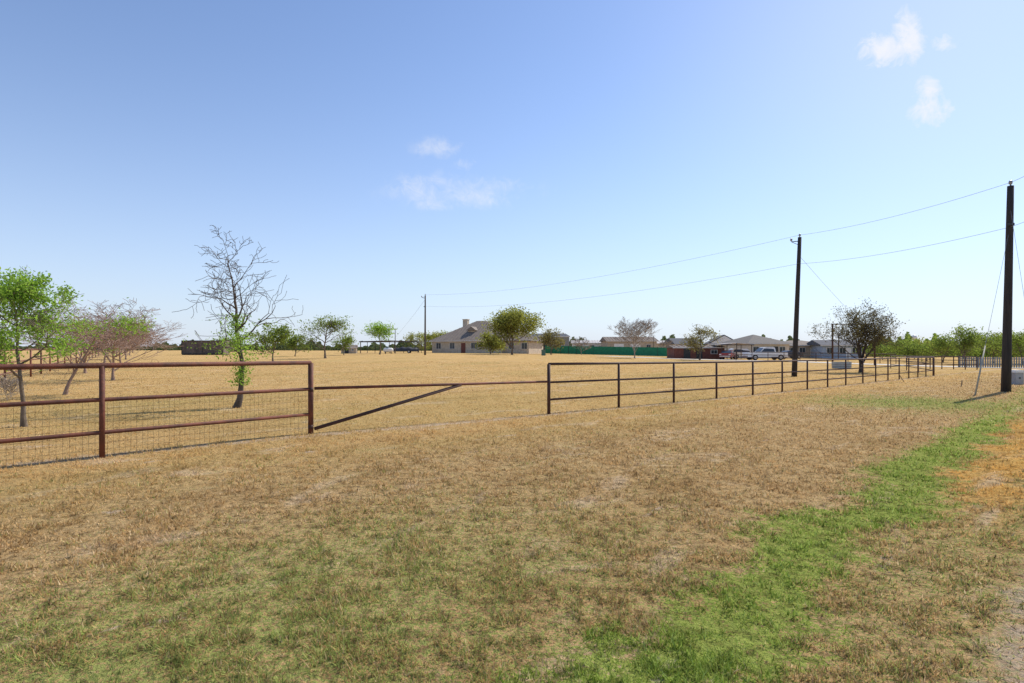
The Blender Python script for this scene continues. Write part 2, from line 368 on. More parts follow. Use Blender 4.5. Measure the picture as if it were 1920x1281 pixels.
# ------------------------------------------------------------------ utility poles and lines
def upole(px,Y,H,lean,label,mat,r=.15,arm=True):
    b=at(px,Y); t=thing('utility_pole',b,0,label,'utility pole','utility poles carrying the line')
    top=Vector((lean,0,H)); 
    MB().tube([Vector((0,0,-.2))]+[top*(k/6) for k in range(1,7)],[r*1.08]+[r*(1.05-.35*k/6) for k in range(1,7)],14).build('shaft',mat,t,True)
    m=MB(); m.tube([top,top+Vector((0,0,.07)),top+Vector((0,0,.1)),top+Vector((0,0,.2)),top+Vector((0,0,.24))],[.03,.03,.07,.07,.03],10); m.build('insulator',M['ceramic'],t,True)
    if arm:
        a=top+Vector((0,0,-.25)); m=MB(); m.tube([a,a+Vector((-.55,.05,-.05))],.03,6); m.tube([a+Vector((0,0,-.3)),a+Vector((-.5,.05,-.07))],.018,6); m.build('bracket',M['dark'],t)
        c=a+Vector((-.55,.05,0)); MB().tube([c,c+Vector((0,0,.12)),c+Vector((0,0,.2))],[.06,.08,.03],8).build('insulator',M['ceramic'],t,True)
    m=MB(); z=H*.81; 
    m.box(top.x*.81-.2,top.x*.81+.02,-.22,-.12,z-.05,z+.05); m.build('clevis',M['dark'],t)
    return b,b+top
b1,t1=upole(1886,24.2,8.75,.2,'thick black wooden utility pole nearest the camera at the right edge',M['pole'],.165,False)
b2,t2=upole(1489,38.6,9.45,.38,'black wooden utility pole behind the long fence, middle one of the three',M['pole'],.17)
b3,t3=upole(797,86,9.0,.03,'most distant utility pole, slim and brown, left of the stone house',M['polegrey'],.14)
def wire(label,pts,sag,r=.008,name='power_line'):
    m=MB(); P=[]
    for i in range(len(pts)-1):
        a,b=pts[i],pts[i+1]
        for k in range(20):
            t=k/20; q=a.lerp(b,t); q=q.copy(); q.z-=sag*4*t*(1-t)*((b-a).length/50); P.append(q)
    P.append(pts[-1]); o0=P[0].copy()
    m.tube([p-o0 for p in P],r,5,False); o=m.build(name,M['cable'],None,True,loc=o0); tag(o,label,'cable')
off=at(2150,17); offt=Vector((off.x,off.y,8.9)); 
wire('upper power cable strung over all three poles, from pole top to pole top',[offt,t1+Vector((0,0,.15)),t2+Vector((0,0,.15)),t3+Vector((0,0,.1))],.9)
l1=b1.lerp(t1,.80); l2=b2.lerp(t2,.81); l3=b3.lerp(t3,.82)
wire('lower cable strung below the pole tops across all three poles',[Vector((off.x,off.y,7.2)),l1,l2,l3],.9)
an=at(1828,22.3); 
wire('thin guy wire slanting left from the nearest pole down to its grey guard',[b1.lerp(t1,.79),an.lerp(b1.lerp(t1,.79),.27)],.0,.006,'guy_wire')
go=MB(); gtop=an.lerp(b1.lerp(t1,.79),.28)-an; go.tube([Vector((0,0,-.05)),gtop],[.033,.026],8); o=go.build('guy_guard',M['yellow'],None,True,loc=an); tag(o,'pale sleeve around the foot of the guy wire beside the nearest pole','wire guard')
an2=at(1950,20.5); wire('thin guy wire running out of the frame to the right from the nearest pole',[b1.lerp(t1,.9),an2],.0,.006,'guy_wire')
sv=at(1640,62); wire('service cable dropping right from the middle pole behind the spreading oak',[b2.lerp(t2,.87),Vector((sv.x,sv.y,3.2))],.25,.009,'service_cable')
sv=at(740,110); wire('service cable dropping left from the most distant pole towards the carport',[t3+Vector((0,0,-.6)),Vector((sv.x,sv.y,4.2))],.3,.012,'service_cable')
def slim(px,Y,H,label,cat='pole',name='slim_pole'):
    b=at(px,Y); t=thing(name,b,0,label,cat)
    MB().tube([Vector((0,0,-.1)),Vector((0,0,H))],[.09,.06],8).build('shaft',M['polegrey'],t)
    m=MB(); m.tube([Vector((0,0,H-.1)),Vector((.35,0,H)),Vector((.5,0,H-.05))],[.035,.035,.07],6); m.build('lamp_arm',M['dark'],t)
slim(741,112,4.9,'slim pole with a short arm standing beside the carport')
slim(676,118,2.6,'short slim pole standing left of the carport')
slim(1572,92,4.2,'slim pole with a short arm standing behind the entrance frame')
slim(1225,150,5.0,'slim pole with a short arm standing behind the green screen fence')
b=at(1561,66); en=thing('entrance_frame',b,0,'tall dark pipe entrance frame with crossbeam beside the spreading oak','gateway')
rx=at(1640,67)-b
MB().tube([Vector((0,0,-.1)),Vector((0,0,4.75))],.10,10).build('post',M['rustdark'],en,True)
MB().tube([rx+Vector((0,0,-.1)),rx+Vector((0,0,4.75))],.10,10).build('post',M['rustdark'],en,True)
MB().tube([Vector((-.15,0,4.78)),rx+Vector((.15,0,4.78))],.06,10).build('crossbeam',M['rustdark'],en,True)
# ------------------------------------------------------------------ trees
def skel(rng,H,p):
    out=[]; rlo,rhi=p.get('ratio',(.45,.7))
    def br(pt,d,L,r,lev):
        n=(9,6,5,4,3)[lev] if lev<5 else 3
        if lev==0 and p.get('n0'): n=p['n0']
        pts=[pt.copy()]; rad=[r]; step=L/n; d0=d.copy()
        for i in range(n):
            w=p['wig']*(.5 if lev==0 else 1.)
            d=(d+Vector((rng.gauss(0,w),rng.gauss(0,w),rng.gauss(0,w)+p['trop']*(1 if lev else 0)))).normalized()
            if lev==0: d=(d+d0*p.get('straight',0)).normalized()
            pt=pt+d*step; rr=r*(1-.75*(i+1)/n) if lev else r*(1-p.get('tap',.62)*(i+1)/n); pts.append(pt.copy()); rad.append(max(rr,.002))
            f=(i+1)/n
            if lev<p['lev'] and f>(p['start'] if lev==0 else .2):
                kk=p['kids'] if lev else p.get('kids0',p['kids']); k=int(kk); k+= rng.random()<(kk-k)
                for _ in range(k):
                    a=rng.uniform(*p['ang']); q=d.orthogonal().normalized(); q=Matrix.Rotation(rng.uniform(0,6.283),3,d)@q
                    nd_=(d*math.cos(a)+q*math.sin(a)).normalized()
                    if lev==0: LL=L*p['l1']*(1.15-p.get('fall',.6)*f)*rng.uniform(.7,1.2)
                    else: LL=L*rng.uniform(rlo,rhi)*(1.1-.4*f)
                    br(pt,nd_,LL,rr*rng.uniform(.5,.75),lev+1)
        out.append((lev,pts,rad))
    br(Vector((0,0,0)),Vector(p.get('dir',(0,0,1))).normalized(),H*p.get('tl',.7),H*p['r'],0)
    return out
def tree(name,label,px,Y,H,W,mat,p,seed,leaf=None,n=0,ls=.05,sig=.12,zmin=.3,shift=0,cat='tree',group=None,cov=1.0,rz=0,minr=.004,lh=None,bal=True,stem=0):
    q=dict(wig=.16,trop=.05,lev=3,start=.3,kids=1.5,ang=(.5,1.1),l1=.6,r=.022,tl=.7); q.update(p)
    best=None
    for k in range(7 if bal else 1):
        S_=skel(random.Random(seed+100*k),H,q); a_=np.array([tuple(v) for l,P,_ in S_ if l>=2 for v in P])
        if len(a_)<20: continue
        lo,hi=np.percentile(a_,[2,98],axis=0); sp_=hi-lo; sc_=abs(lo[0]+hi[0])/sp_[0]+abs(lo[1]+hi[1])/sp_[1]*.5
        hh_,_=np.histogram(a_[:,0],8,(lo[0],hi[0])); sc_+=hh_.std()/hh_.mean()*.8+max(0,1-len(a_)/800)
        if best is None or sc_<best[0]: best=(sc_,S_)
    S=best[1]
    allp=np.array([tuple(v) for _,P,_ in S for v in P]); 
    hz=np.percentile(allp[:,2],99.7); ext=np.percentile(np.abs(allp[:,:2]-np.median(allp[:,:2],axis=0)),98.5)
    if q.get('maxz'): hz=allp[:,2].max()
    sx=W*.5/max(ext,.01); sz=H/hz; c0=np.median(allp[:,:2],axis=0)
    def tf(v):
        z=v.z*sz; k=min(1,max(0,z/H)); sxx=1+(sx-1)*min(1,k*2.5)
        return Vector(((v.x-c0[0]*k)*sxx+shift*k*k,(v.y-c0[1]*k)*sxx,z))
    b=at(px,Y,-.04)
    t=thing(name,b,rz,label,cat,group); mt,mb=MB(),MB(); tips=[]; trk=[]
    for lev,P,rad in S:
        P=[tf(v) for v in P]; rad=[max(r,minr) for r in rad]
        if lev==0: rad[0]*=1.5; rad[1]*=1.12; trk=P
        (mt if lev<=1 else mb).tube(P,rad,(10,6,4,3,3)[min(lev,4)],False)
        if lev>=2: tips+= [(v,lev) for v in P[1:]]
    mt.build('trunk',mat,t,True)
    if mb.v: mb.build('branches',mat,t)
    if leaf:
        rs=np.random.RandomState(seed)
        T=np.array([tuple(v) for v,l in tips]); ok=(T[:,2]>zmin*H)
        if lh: ok&=(T[:,2]<lh*H)
        T=T[ok]; C=[]
        if len(T)>0:
            key=np.sin(T[:,0]*5.1/W*3+seed)+np.sin(T[:,1]*4.7/W*3+seed*2)+np.sin(T[:,2]*6/H*3+seed*3)+rs.normal(0,.6,len(T))
            T=T[key<=np.quantile(key,cov)]
            C.append(T[rs.randint(0,len(T),n)]+rs.normal(0,sig,(n,3))*[1,1,.75])
        if stem:
            tr=np.array([tuple(v) for v in trk]); zz=rs.uniform(.13,.52,stem)*H; cx=np.interp(zz,tr[:,2],tr[:,0]); cy=np.interp(zz,tr[:,2],tr[:,1])
            clump=.08+.26*np.abs(np.sin(zz*5.1))*np.abs(np.sin(zz*2.3+1))
            C.append(np.stack([cx+rs.normal(0,1,stem)*clump,cy+rs.normal(0,1,stem)*clump,zz],1))
        c=np.concatenate(C); nn_=len(c)
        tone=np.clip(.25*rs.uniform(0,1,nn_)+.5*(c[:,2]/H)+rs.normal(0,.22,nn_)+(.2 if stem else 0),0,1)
        a=rs.normal(0,1,(nn_,3)); a/=np.linalg.norm(a,axis=1)[:,None]; bb=np.cross(a,rs.normal(0,1,(nn_,3))); bb/=np.linalg.norm(bb,axis=1)[:,None]
        s=(ls*rs.uniform(.6,1.3,nn_))[:,None]
        V=np.stack([c-a*s,c+bb*s*.5,c+a*s,c-bb*s*.5],1).reshape(-1,3)
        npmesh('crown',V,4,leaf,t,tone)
    return t
# near left
tree('young_tree','small bright green leafy tree just behind the fence at the left edge',45,11.8,3.35,2.6,M['bark'],dict(lev=3,start=.38,kids=1.8,l1=.55,r=.014,dir=(.02,0,1)),11,M['lf_bright'],9500,.034,.08,.40,shift=-.1,cov=.7)
tree('half_bare_tree','crooked nearly leafless tree with wispy top, leaves only along its lower trunk',443,15.8,5.1,2.9,M['barkdark'],dict(lev=3,start=.30,kids=.95,kids0=1.35,l1=.40,r=.015,wig=.26,ang=(.6,1.3),tl=1.0,trop=.03,n0=14,straight=.25,fall=.8,tap=.9,maxz=1,ratio=(.5,.9)),27,M['lf_bright'],400,.034,.08,.12,lh=.48,cov=.6,stem=1900,minr=.0055)
tree('half_bare_tree','wide spreading tree with a leaning trunk, sparsely leaved in green, second from left',122,20.7,3.8,4.6,M['barkpink'],dict(lev=4,start=.3,kids=1.1,kids0=1.4,l1=.75,r=.016,wig=.15,ang=(.5,1.1),dir=(.35,0,1),tl=.5,trop=.04),31,M['lf_bright'],2600,.048,.12,.4,shift=.2,cov=.35,minr=.006,bal=False)
orch=tree('bare_orchard_tree','wide bare tan orchard tree, nearest of the receding row',212,30,4.1,6.2,M['barkpink'],dict(lev=4,start=.2,kids=1.1,kids0=1.6,l1=.95,r=.018,wig=.10,ang=(.5,1.05),tl=.45,trop=.08,ratio=(.5,.8)),41,group='bare orchard trees in a receding row',minr=.008)
ords=['second','third','fourth','fifth','sixth','seventh','eighth','ninth']
for i,(px,Y,s) in enumerate([(160,38,1.1),(226,47,1.15),(196,58,1.2),(236,70,1.2),(219,84,1.2),(243,100,1.2),(234,118,1.2),(249,140,1.2)]):
    c=copy_tree(orch); c.location=at(px,Y,-.05); c.rotation_euler.z=i*1.9+.7; c.scale=(s,s,s*(.88+.05*(i%3)))
    c['label']='bare tan orchard tree, %s from the near end of the receding row'%ords[i]
tree('dry_shrub','dry pale twiggy brush at the left edge beneath the bright green tree',14,18,.9,.9,M['barkpale'],dict(lev=3,start=.05,kids=1.6,l1=1.,r=.010,tl=.4),44,M['lf_dry'],250,.025,.1,.1,cat='shrub')
# middle distance
tree('field_tree','bushy green tree just right of the crooked bare tree',512,58,3.9,4.6,M['bark'],dict(start=.2,l1=.7),51,M['lf_mid'],2400,.12,.25,.2)
tree('field_tree','small round green tree between two larger ones, left of the nest tree',553,85,3.1,3.2,M['bark'],dict(start=.2),52,M['lf_mid'],1800,.13,.3,.15)
tn=tree('nest_tree','sparse spreading tree with a dark nest in its top',610,72,5.6,5.8,M['bark'],dict(start=.25,l1=.75,kids=1.6),53,M['lf_mid'],1700,.12,.3,.25,cov=.8)
m=MB(); rng=random.Random(3)
for k in range(90):
    a=Vector((rng.gauss(0,.35),rng.gauss(0,.3),rng.gauss(0,.22))); d_=Vector((rng.gauss(0,1),rng.gauss(0,1),rng.gauss(0,.5))).normalized()*.35; m.tube([a-d_,a+d_],.03,3,False)
o=m.build('nest',M['barkdark'],None,loc=at(622,72)+Vector((0,0,4.2))); tag(o,'dark ball of twigs high in the sparse spreading tree','nest')
tree('field_tree','low pale green bush-like tree right of the nest tree',645,90,2.9,3.2,M['bark'],dict(start=.1),54,M['lf_mid'],1500,.13,.3,.1)
tree('field_tree','neat bright green round-topped tree on a thin trunk',712,96,5.1,4.2,M['bark'],dict(start=.45,l1=.6,kids=2),55,M['lf_bright'],2600,.13,.4,.45)
tree('house_tree','full yellow olive tree in front of the stone house, hiding its right half',960,100,7.9,8.4,M['bark'],dict(start=.15,l1=.75,kids=1.8,kids0=2.2),56,M['lf_olive'],10000,.19,.6,.14)
tree('house_tree','low yellow olive tree against the front wall, left of the larger one',920,108,3.9,4.6,M['bark'],dict(start=.15,l1=.7),57,M['lf_olive'],2600,.2,.4,.2)
tree('field_tree','brownish olive tree in front of the grey shed',1033,112,5.1,6.2,M['bark'],dict(start=.2,l1=.7,kids=1.7),58,M['lf_brown'],2400,.16,.35,.2)
tree('bare_tree','pale leafless fan-shaped tree in front of the green screen fence',1190,88,6.3,7.2,M['barkpale'],dict(lev=4,start=.15,kids=1.2,kids0=2.,l1=.9,r=.014,wig=.07,ang=(.3,.8),tl=.42,trop=.13),59,minr=.014)
tree('bare_tree','small leafless tree near the left end of the green screen fence',1090,120,3.9,4.5,M['barkpale'],dict(lev=3,start=.2,kids=1.6,l1=.8,r=.016,ang=(.35,.9),tl=.45,trop=.1),60,minr=.015)
tree('bare_tree','small leafless tree by the right end of the green screen fence',1250,125,3.6,4.0,M['barkpale'],dict(lev=3,start=.2,kids=1.6,l1=.8,r=.016,ang=(.35,.9),tl=.45,trop=.1),61,minr=.015)
tree('field_tree','dark olive tree in front of the maroon shed',1312,84,5.0,5.2,M['barkdark'],dict(start=.2,l1=.7,kids=1.7),62,M['lf_brown'],2100,.12,.28,.25)
tree('spreading_oak','broad dark spreading oak with a short trunk and sparse small leaves, behind the long fence',1614,46,5.5,5.5,M['barkoak'],dict(lev=4,start=.22,kids=1.15,kids0=3.2,l1=1.35,r=.024,ang=(.35,1.0),tl=.34,trop=.05,wig=.12,straight=.8,n0=6,fall=.3),67,M['lf_dark'],6500,.07,.25,.36,shift=.75,minr=.008)
gl=['light green loosely leaved tree with a forked trunk, largest of those at the far right','low rounded green shrub right of the spreading oak','yellow green shrub tree at the far right, behind the picket fence','bright green shrub at the right edge beyond the driveway','dull green shrub between the oak and the forked tree','dark green shrub tree just left of the forked tree','hazy green shrub behind the entrance frame','pale green bush right beside the nearest pole']
for i,(px,Y,H,W,mt,n) in enumerate([(1808,74,5.0,4.8,'lf_mid',1900),(1700,88,3.2,7,'lf_mid',2600),(1862,84,4.4,7,'lf_mid',2800),(1918,78,4.2,6.5,'lf_mid',2800),(1738,96,3.6,7,'lf_olive',2600),(1768,88,4.0,6,'lf_mid',2400),(1655,100,2.6,6,'lf_mid',1600),(1885,96,4.6,6,'lf_olive',2400)]):
    tree('shrub_tree',gl[i],px,Y,H,W,M['bark'],dict(start=.12,l1=.7,kids=1.6),70+i,M[mt],n,.14,.4,.08,group='shrubs beyond the driveway')
hl=['feathery green tree behind the gap between carport and house','green bush behind the carport roof','palm-like green tree left of the chimney','green tree behind the dark container']
for i,(px,Y,H,W) in enumerate([(835,150,5.6,7),(785,160,5.4,9),(812,155,5.2,6),(425,114,3.0,5)]):
    tree('yard_tree',hl[i],px,Y,H,W,M['bark'],dict(start=.15,l1=.7,kids=1.6),80+i,M['lf_olive' if i!=3 else 'lf_mid'],1800,.2,.45,.15)
def treeline(label,px0,px1,Y,h,seed,mat,n):
    rs=np.random.RandomState(seed); px=rs.uniform(px0,px1,n); yy=Y*rs.uniform(.9,1.15,n); x=(px-960)/F*yy
    hh=h*(.55+.2*np.sin(px*.031+seed)+.2*np.sin(px*.11+seed*2)+.15*np.sin(px*.37)); hh=np.clip(hh,.3*h,None)
    z=g(x,yy)+hh*rs.uniform(0,1,n)**.8; c=np.stack([x,yy,z],1)
    a=rs.normal(0,1,(n,3)); a/=np.linalg.norm(a,axis=1)[:,None]; bb=np.cross(a,rs.normal(0,1,(n,3))); bb/=np.linalg.norm(bb,axis=1)[:,None]
    s=(Y/450*rs.uniform(.6,1.3,n))[:,None]
    V=np.stack([c-a*s,c+bb*s,c+a*s,c-bb*s],1).reshape(-1,3)
    o=npmesh('far_woodland',V,4,mat,None,rs.uniform(0,1,n)); tag(o,label,'woodland',kind='stuff')
treeline('dark line of far scrub along the left horizon',-250,830,420,7.0,3,M['lf_far'],26000)
treeline('dark far woodland along the horizon behind the houses',830,2200,430,12,7,M['lf_far'],40000)
treeline('low green belt of scrub beyond the driveway at the far right',1625,2150,165,6.5,11,M['lf_mid'],24000)
# ------------------------------------------------------------------ buildings
def ribs(m,poly,sp,up_h=.05,w=.03):
    P=[Vector(p) for p in poly]; u=(P[1]-P[0]).normalized(); nrm=(P[1]-P[0]).cross(P[2]-P[0]).normalized()
    if nrm.z<0: nrm=-nrm
    v=nrm.cross(u); 
    if v.z<0: v=-v
    q=[((p-P[0]).dot(u),(p-P[0]).dot(v)) for p in P]; x=min(a for a,_ in q)+sp*.5; xm=max(a for a,_ in q)
    while x<xm:
        ys=[]
        for i in range(len(q)):
            (a,b),(c,d_)=q[i],q[(i+1)%len(q)]
            if (a-x)*(c-x)<0: ys.append(b+(d_-b)*(x-a)/(c-a))
        if len(ys)>=2:
            lo=P[0]+u*x+v*min(ys)+nrm*.01; hi=P[0]+u*x+v*max(ys)+nrm*.01
            m.poly([lo-u*w,lo+u*w,hi+u*w,hi-u*w,lo+nrm*up_h,hi+nrm*up_h],[(0,4,5,3),(4,1,2,5),(0,1,4),(3,5,2)])
        x+=sp
def roof(w,d,z0,rh,kind,ov=.5,seam=0,th=.12):
    m=MB(); x0,x1,y0,y1=-w/2-ov,w/2+ov,-d/2-ov,d/2+ov
    if kind=='hip':
        k=min(w,d)/2+ov
        if w>=d: r0,r1=(x0+k,0),(x1-k,0)
        else: r0,r1=(0,y0+k),(0,y1-k)
    elif kind=='gable': r0,r1=(x0,0),(x1,0)
    else: r0,r1=(0,y0),(0,y1)
    zt=z0+rh; A_,B_,C_,D_=(x0,y0,z0),(x1,y0,z0),(x1,y1,z0),(x0,y1,z0); E_,F_=(*r0,zt),(*r1,zt)
    if kind=='hip' and w<d: faces=[[A_,B_,E_],[B_,C_,F_,E_],[C_,D_,F_],[D_,A_,E_,F_]]
    elif kind in('hip','gable'): faces=[[A_,B_,F_,E_],[B_,C_,F_],[C_,D_,E_,F_],[D_,A_,E_]]
    else: faces=[[A_,B_,E_],[B_,C_,F_,E_],[C_,D_,F_],[D_,A_,E_,F_]]
    for f in faces:
        m.poly(f,[tuple(range(len(f)))])
        if seam and not (kind!='hip' and len(f)==3): ribs(m,f,seam)
    m.box(x0,x1,y0,y1,z0-th,z0-.003)
    return m
def window(t,x,z,w,h,y,face=(0,-1),frame='trim'):
    Mx=Matrix.Rotation(math.atan2(face[0],-face[1]),4,'Z')
    fr=MB(); f=.07
    for a,b,c,d_ in ((x-w/2,x+w/2,z,z+f),(x-w/2,x+w/2,z+h-f,z+h),(x-w/2,x-w/2+f,z+f,z+h-f),(x+w/2-f,x+w/2,z+f,z+h-f),(x-.02,x+.02,z+f,z+h-f)):
        fr.box(a,b,y-.05,y+.02,c,d_,Mx)
    o=fr.build('window',M[frame],t)
    MB().box(x-w/2+f,x+w/2-f,y-.02,y+.005,z+f,z+h-f,Mx).build('pane',M['glass'],o)
def building(name,label,px,Y,w,d,wh,rh,kind,wall,rf,rz=0,wins=(),doors=(),seam=0,cat='house',ov=.5,sidewins=(),chim=None,group=None):
    t=thing(name,at(px,Y,0),rz,label,cat,group)
    m=MB(); m.box(-w/2,w/2,-d/2,d/2,-.6,wh-.13)
    if kind=='gable': m.poly([(-w/2,-d/2,wh-.1),(-w/2,d/2,wh-.1),(-w/2,0,wh+rh-.25)],[(0,1,2)])
    m.build('wall',M[wall],t)
    r=roof(w,d,wh,rh,kind,ov,seam).build('roof',M[rf],t)
    for x,z,ww,hh in wins: window(t,x,z,ww,hh,-d/2-.01)
    for x,z,ww,hh in sidewins: window(t,x,z,ww,hh,-w/2-.01,(-1,0))
    for x,ww,hh,mt in doors:
        MB().box(x-ww/2,x+ww/2,-d/2-.04,-d/2+.03,0,hh).build('door',M[mt],t)
    MB().box(-w/2-ov+.0,w/2+ov,-d/2-ov-.04,-d/2-ov-.003,wh-.2,wh-.02).build('fascia',M['trim'],t)
    if chim:
        x,y,h=chim; m=MB(); m.box(x-.6,x+.6,y-.5,y+.5,wh,h); m.box(x-.7,x+.7,y-.6,y+.6,h,h+.15); m.build('chimney',M['stone'],t)
    return t
hs=building('stone_house','large pale stone house with a brown seamed metal hip roof and chimney',903,132,17.5,15,2.75,4.7,'hip','stone','roofbrown',R(-24),
   wins=[(-7,.9,1.3,1.4),(-3.5,.9,1.3,1.4),(2,.9,1.6,1.4),(6,.9,1.6,1.4)],doors=[(-.7,1.1,2.2,'maroon')],seam=.75,sidewins=[(-4,.9,1.4,1.4),(0,.9,1.4,1.4),(4,.9,1.4,1.4)],chim=(-5.2,2.0,7.9))
m=MB(); m.box(6.5,14.5,-6.5,2,-.6,2.5); m.build('wing_wall',M['stone'],hs)
m=roof(8.2,8.6,2.65,2.3,'hip',.5,.75); Mx=Matrix.Translation((10.6,-2.3,0)); m.v=[tuple(Mx@Vector(v)) for v in m.v]; m.build('wing_roof',M['roofbrown'],hs)
m=MB(); m.box(-1.0,.8,-4.6,-2,3.5,5.1); dm=m.build('dormer',M['stone'],hs)
m=roof(1.9,2.8,5.15,.8,'front',.2); Mx=Matrix.Translation((-.1,-3.4,0)); m.v=[tuple(Mx@Vector(v)) for v in m.v]; m.build('dormer_roof',M['roofbrown'],dm)
for x in (7.5,10.5,13.5): window(hs,x,.8,1.4,1.4,-6.52)
building('metal_shed','plain dark grey metal shed behind the brownish olive tree',1027,165,10,14,4.6,1.0,'gable','greywall','roofblue',R(5),wins=[(3,2,1.2,1)],doors=[(-2,3,3.2,'dark')],seam=.9,cat='shed',ov=.2)
building('mobile_home','long low white mobile home behind the left half of the green screen fence',1120,185,16,7,3.3,.9,'gable','white','roofpale',R(-4),wins=[(-6,1.6,1.6,1.0),(-2,1.6,1.6,1.0),(3,1.6,1.6,1.0),(6.5,1.6,1.2,1.0)],doors=[(.5,1,2.3,'tanwall')],seam=.9)
building('metal_shed','tan metal barn with a brown roof behind the pale fan-shaped tree',1178,175,15,9,3.9,1.3,'gable','tanwall','rooftan',R(3),wins=[(5,1.8,1.4,1)],doors=[(-4,3,3,'white'),(1,3,3,'white')],seam=.9,cat='barn')
building('storage_shed','small pale cream shed right of the tan barn',1246,180,7,6,3.4,.9,'gable','cream','roofpale',R(-8),wins=[(1.5,1.5,1,1)],doors=[(-1.5,1.2,2.2,'white')],seam=.9,cat='shed')
building('cottage','small dark-roofed cottage behind the dark olive tree',1278,150,6.5,7,3.0,1.5,'gable','cream','roofblue',R(8),wins=[(-1.5,1,1.2,1.2),(1.8,1,1.2,1.2)],doors=[(0,1,2.1,'dark')])
building('maroon_shed','long low maroon shed with a flat pale roof',1303,96,8.2,5,1.95,.28,'gable','maroon','rooftan',R(-2),wins=[(2.4,.8,1.1,.7)],doors=[(-2,1.1,1.8,'dark'),(0,1.0,1.8,'dark')],seam=.8,cat='shed',ov=.3)
gh=building('gabled_house','steep slate-roofed house with white gable behind the open carport',1352,140,6.5,9,3.0,2.1,'front','white','roofblue',R(-12),wins=[(-2,1,1.3,1.3),(2,1,1.3,1.3)],doors=[(0,1,2.1,'dark')])
MB().poly([(-3.1,-5.03,3.05),(3.1,-5.03,3.05),(0,-5.03,4.85)],[(0,1,2)]).build('gable',M['white'],gh)
building('hipped_house','hipped grey brown roofed house standing behind the white pickup truck',1412,108,8.6,9,2.7,1.7,'hip','cream','roofgrey',R(14),wins=[(-2.8,.9,1.3,1.2),(0,.9,1.3,1.2),(2.8,.9,1.3,1.2)],doors=[(1.4,1,2.1,'dark')])
building('ranch_house','long low tan house with tan shingle roof right of the middle pole',1492,118,10.5,8,2.5,1.0,'hip','tanwall','rooftan',R(4),wins=[(-3.5,.9,1.3,1.1),(-1,.9,1.3,1.1),(3.4,.9,1.5,1.1)],doors=[(1.2,1,2.0,'white')])
building('blue_house','pale blue sided house with white trim left of the spreading oak',1563,112,7.2,7,2.6,1.0,'gable','bluewall','roofblue',R(-6),wins=[(-2.2,.9,1.2,1.2),(0.1,.9,1.2,1.2),(2.4,.9,1.2,1.2)],doors=[(1.2,.9,2,'white')])
building('garden_shed','tiny tan shed low on the field far left of the carport',655,118,3.0,2.5,1.3,.5,'gable','tanwall','rooftan',R(10),wins=[(.8,.5,.5,.5)],doors=[(-.4,.8,1.1,'dark')],cat='shed',ov=.15)
def carport(label,px,Y,w,d,h,mat,rz=0,nx=4):
    t=thing('carport',at(px,Y),rz,label,'carport')
    m=MB(); m.prism([(-w/2-.3,h),(-w/2-.3,h+.1),(0,h+.3),(w/2+.3,h+.1),(w/2+.3,h),(0,h+.2)],-d/2-.3,d/2+.3); m.build('roof',mat,t)
    for i in range(nx):
        for y in (-d/2,d/2):
            x=-w/2+w*i/(nx-1); MB().box(x-.05,x+.05,y-.05,y+.05,-.3,h+.05+.15*(1-abs(x)*2/w)).build('post',M['carportroof'],t)
    m=MB(); m.box(-w/2-.3,w/2+.3,-d/2-.36,-d/2-.31,h-.12,h+.02); m.build('beam',M['carportroof'],t); return t
carport('wide dark open carport left of the stone house',735,124,12,7,2.4,M['carportroof'],R(3),5)
carport('small pale open carport over the red car beside the maroon shed',1372,93,4.6,5,2.35,M['roofpale'],R(-4),3)
def container(label,px,Y,L,H,mat,rz):
    t=thing('storage_container',at(px,Y),rz,label,'container'); z0=.2
    m=MB(); n=int(L/.28); prof=[]
    for k in range(n):
        a=-L/2+L*k/n; b=L/n
        prof+=[(a,-1.22),(a+b*.35,-1.22),(a+b*.5,-1.18),(a+b*.85,-1.18)]
    prof+=[(L/2,-1.22),(L/2,1.22),(-L/2,1.22)]
    k=len(prof); m.poly([(x,y,z0) for x,y in prof]+[(x,y,z0+H) for x,y in prof],[tuple(range(k))[::-1],tuple(range(k,2*k))]+[(i,(i+1)%k,(i+1)%k+k,i+k) for i in range(k)])
    m.build('body',mat,t)
    m=MB()
    for z in (z0-.06,z0+H-.08): m.box(-L/2-.03,L/2+.03,-1.27,-1.225,z,z+.14)
    for x in (-L/2-.03,L/2-.11): m.box(x,x+.14,-1.268,-1.224,z0+.08,z0+H-.08)
    m.build('edge_frame',M['dark'],t)
    m=MB(); m.box(-.05,.05,-1.25,-1.224,z0+.3,z0+H-.3); m.build('door_bar',M['dark'],t)
    MB().box(-L/2,L/2,-1.1,1.1,-.2,z0-.07).build('skids',M['dark'],t)
def wheel(t,x,y,r,w):
    s=-1 if y<0 else 1
    m=MB(); m.tube([(x,y-w/2,r),(x,y-w*.4,r),(x,y+w*.4,r),(x,y+w/2,r)],[r*.9,r,r,r*.9],16); o=m.build('wheel',M['tyre'],t,False)
    MB().tube([(x,y+s*w/2,r),(x,y+s*(w/2+.015),r)],r*.55,12).build('rim',M['rim'],o)
container('long dark weathered storage container beyond the crooked bare tree',386,104,7.4,2.35,M['container'],R(2))
b=at(1022,134); e=at(1252,116)-b; t=thing('screen_fence',b,0,'bright green fabric screen fence stretched in front of the metal barns','fence'); n=14
for k in range(n+1):
    q=e*(k/n); MB().tube([q+Vector((0,.05,-.3)),q+Vector((0,.05,1.95))],.05,6).build('post',M['dark'],t)
m=MB()
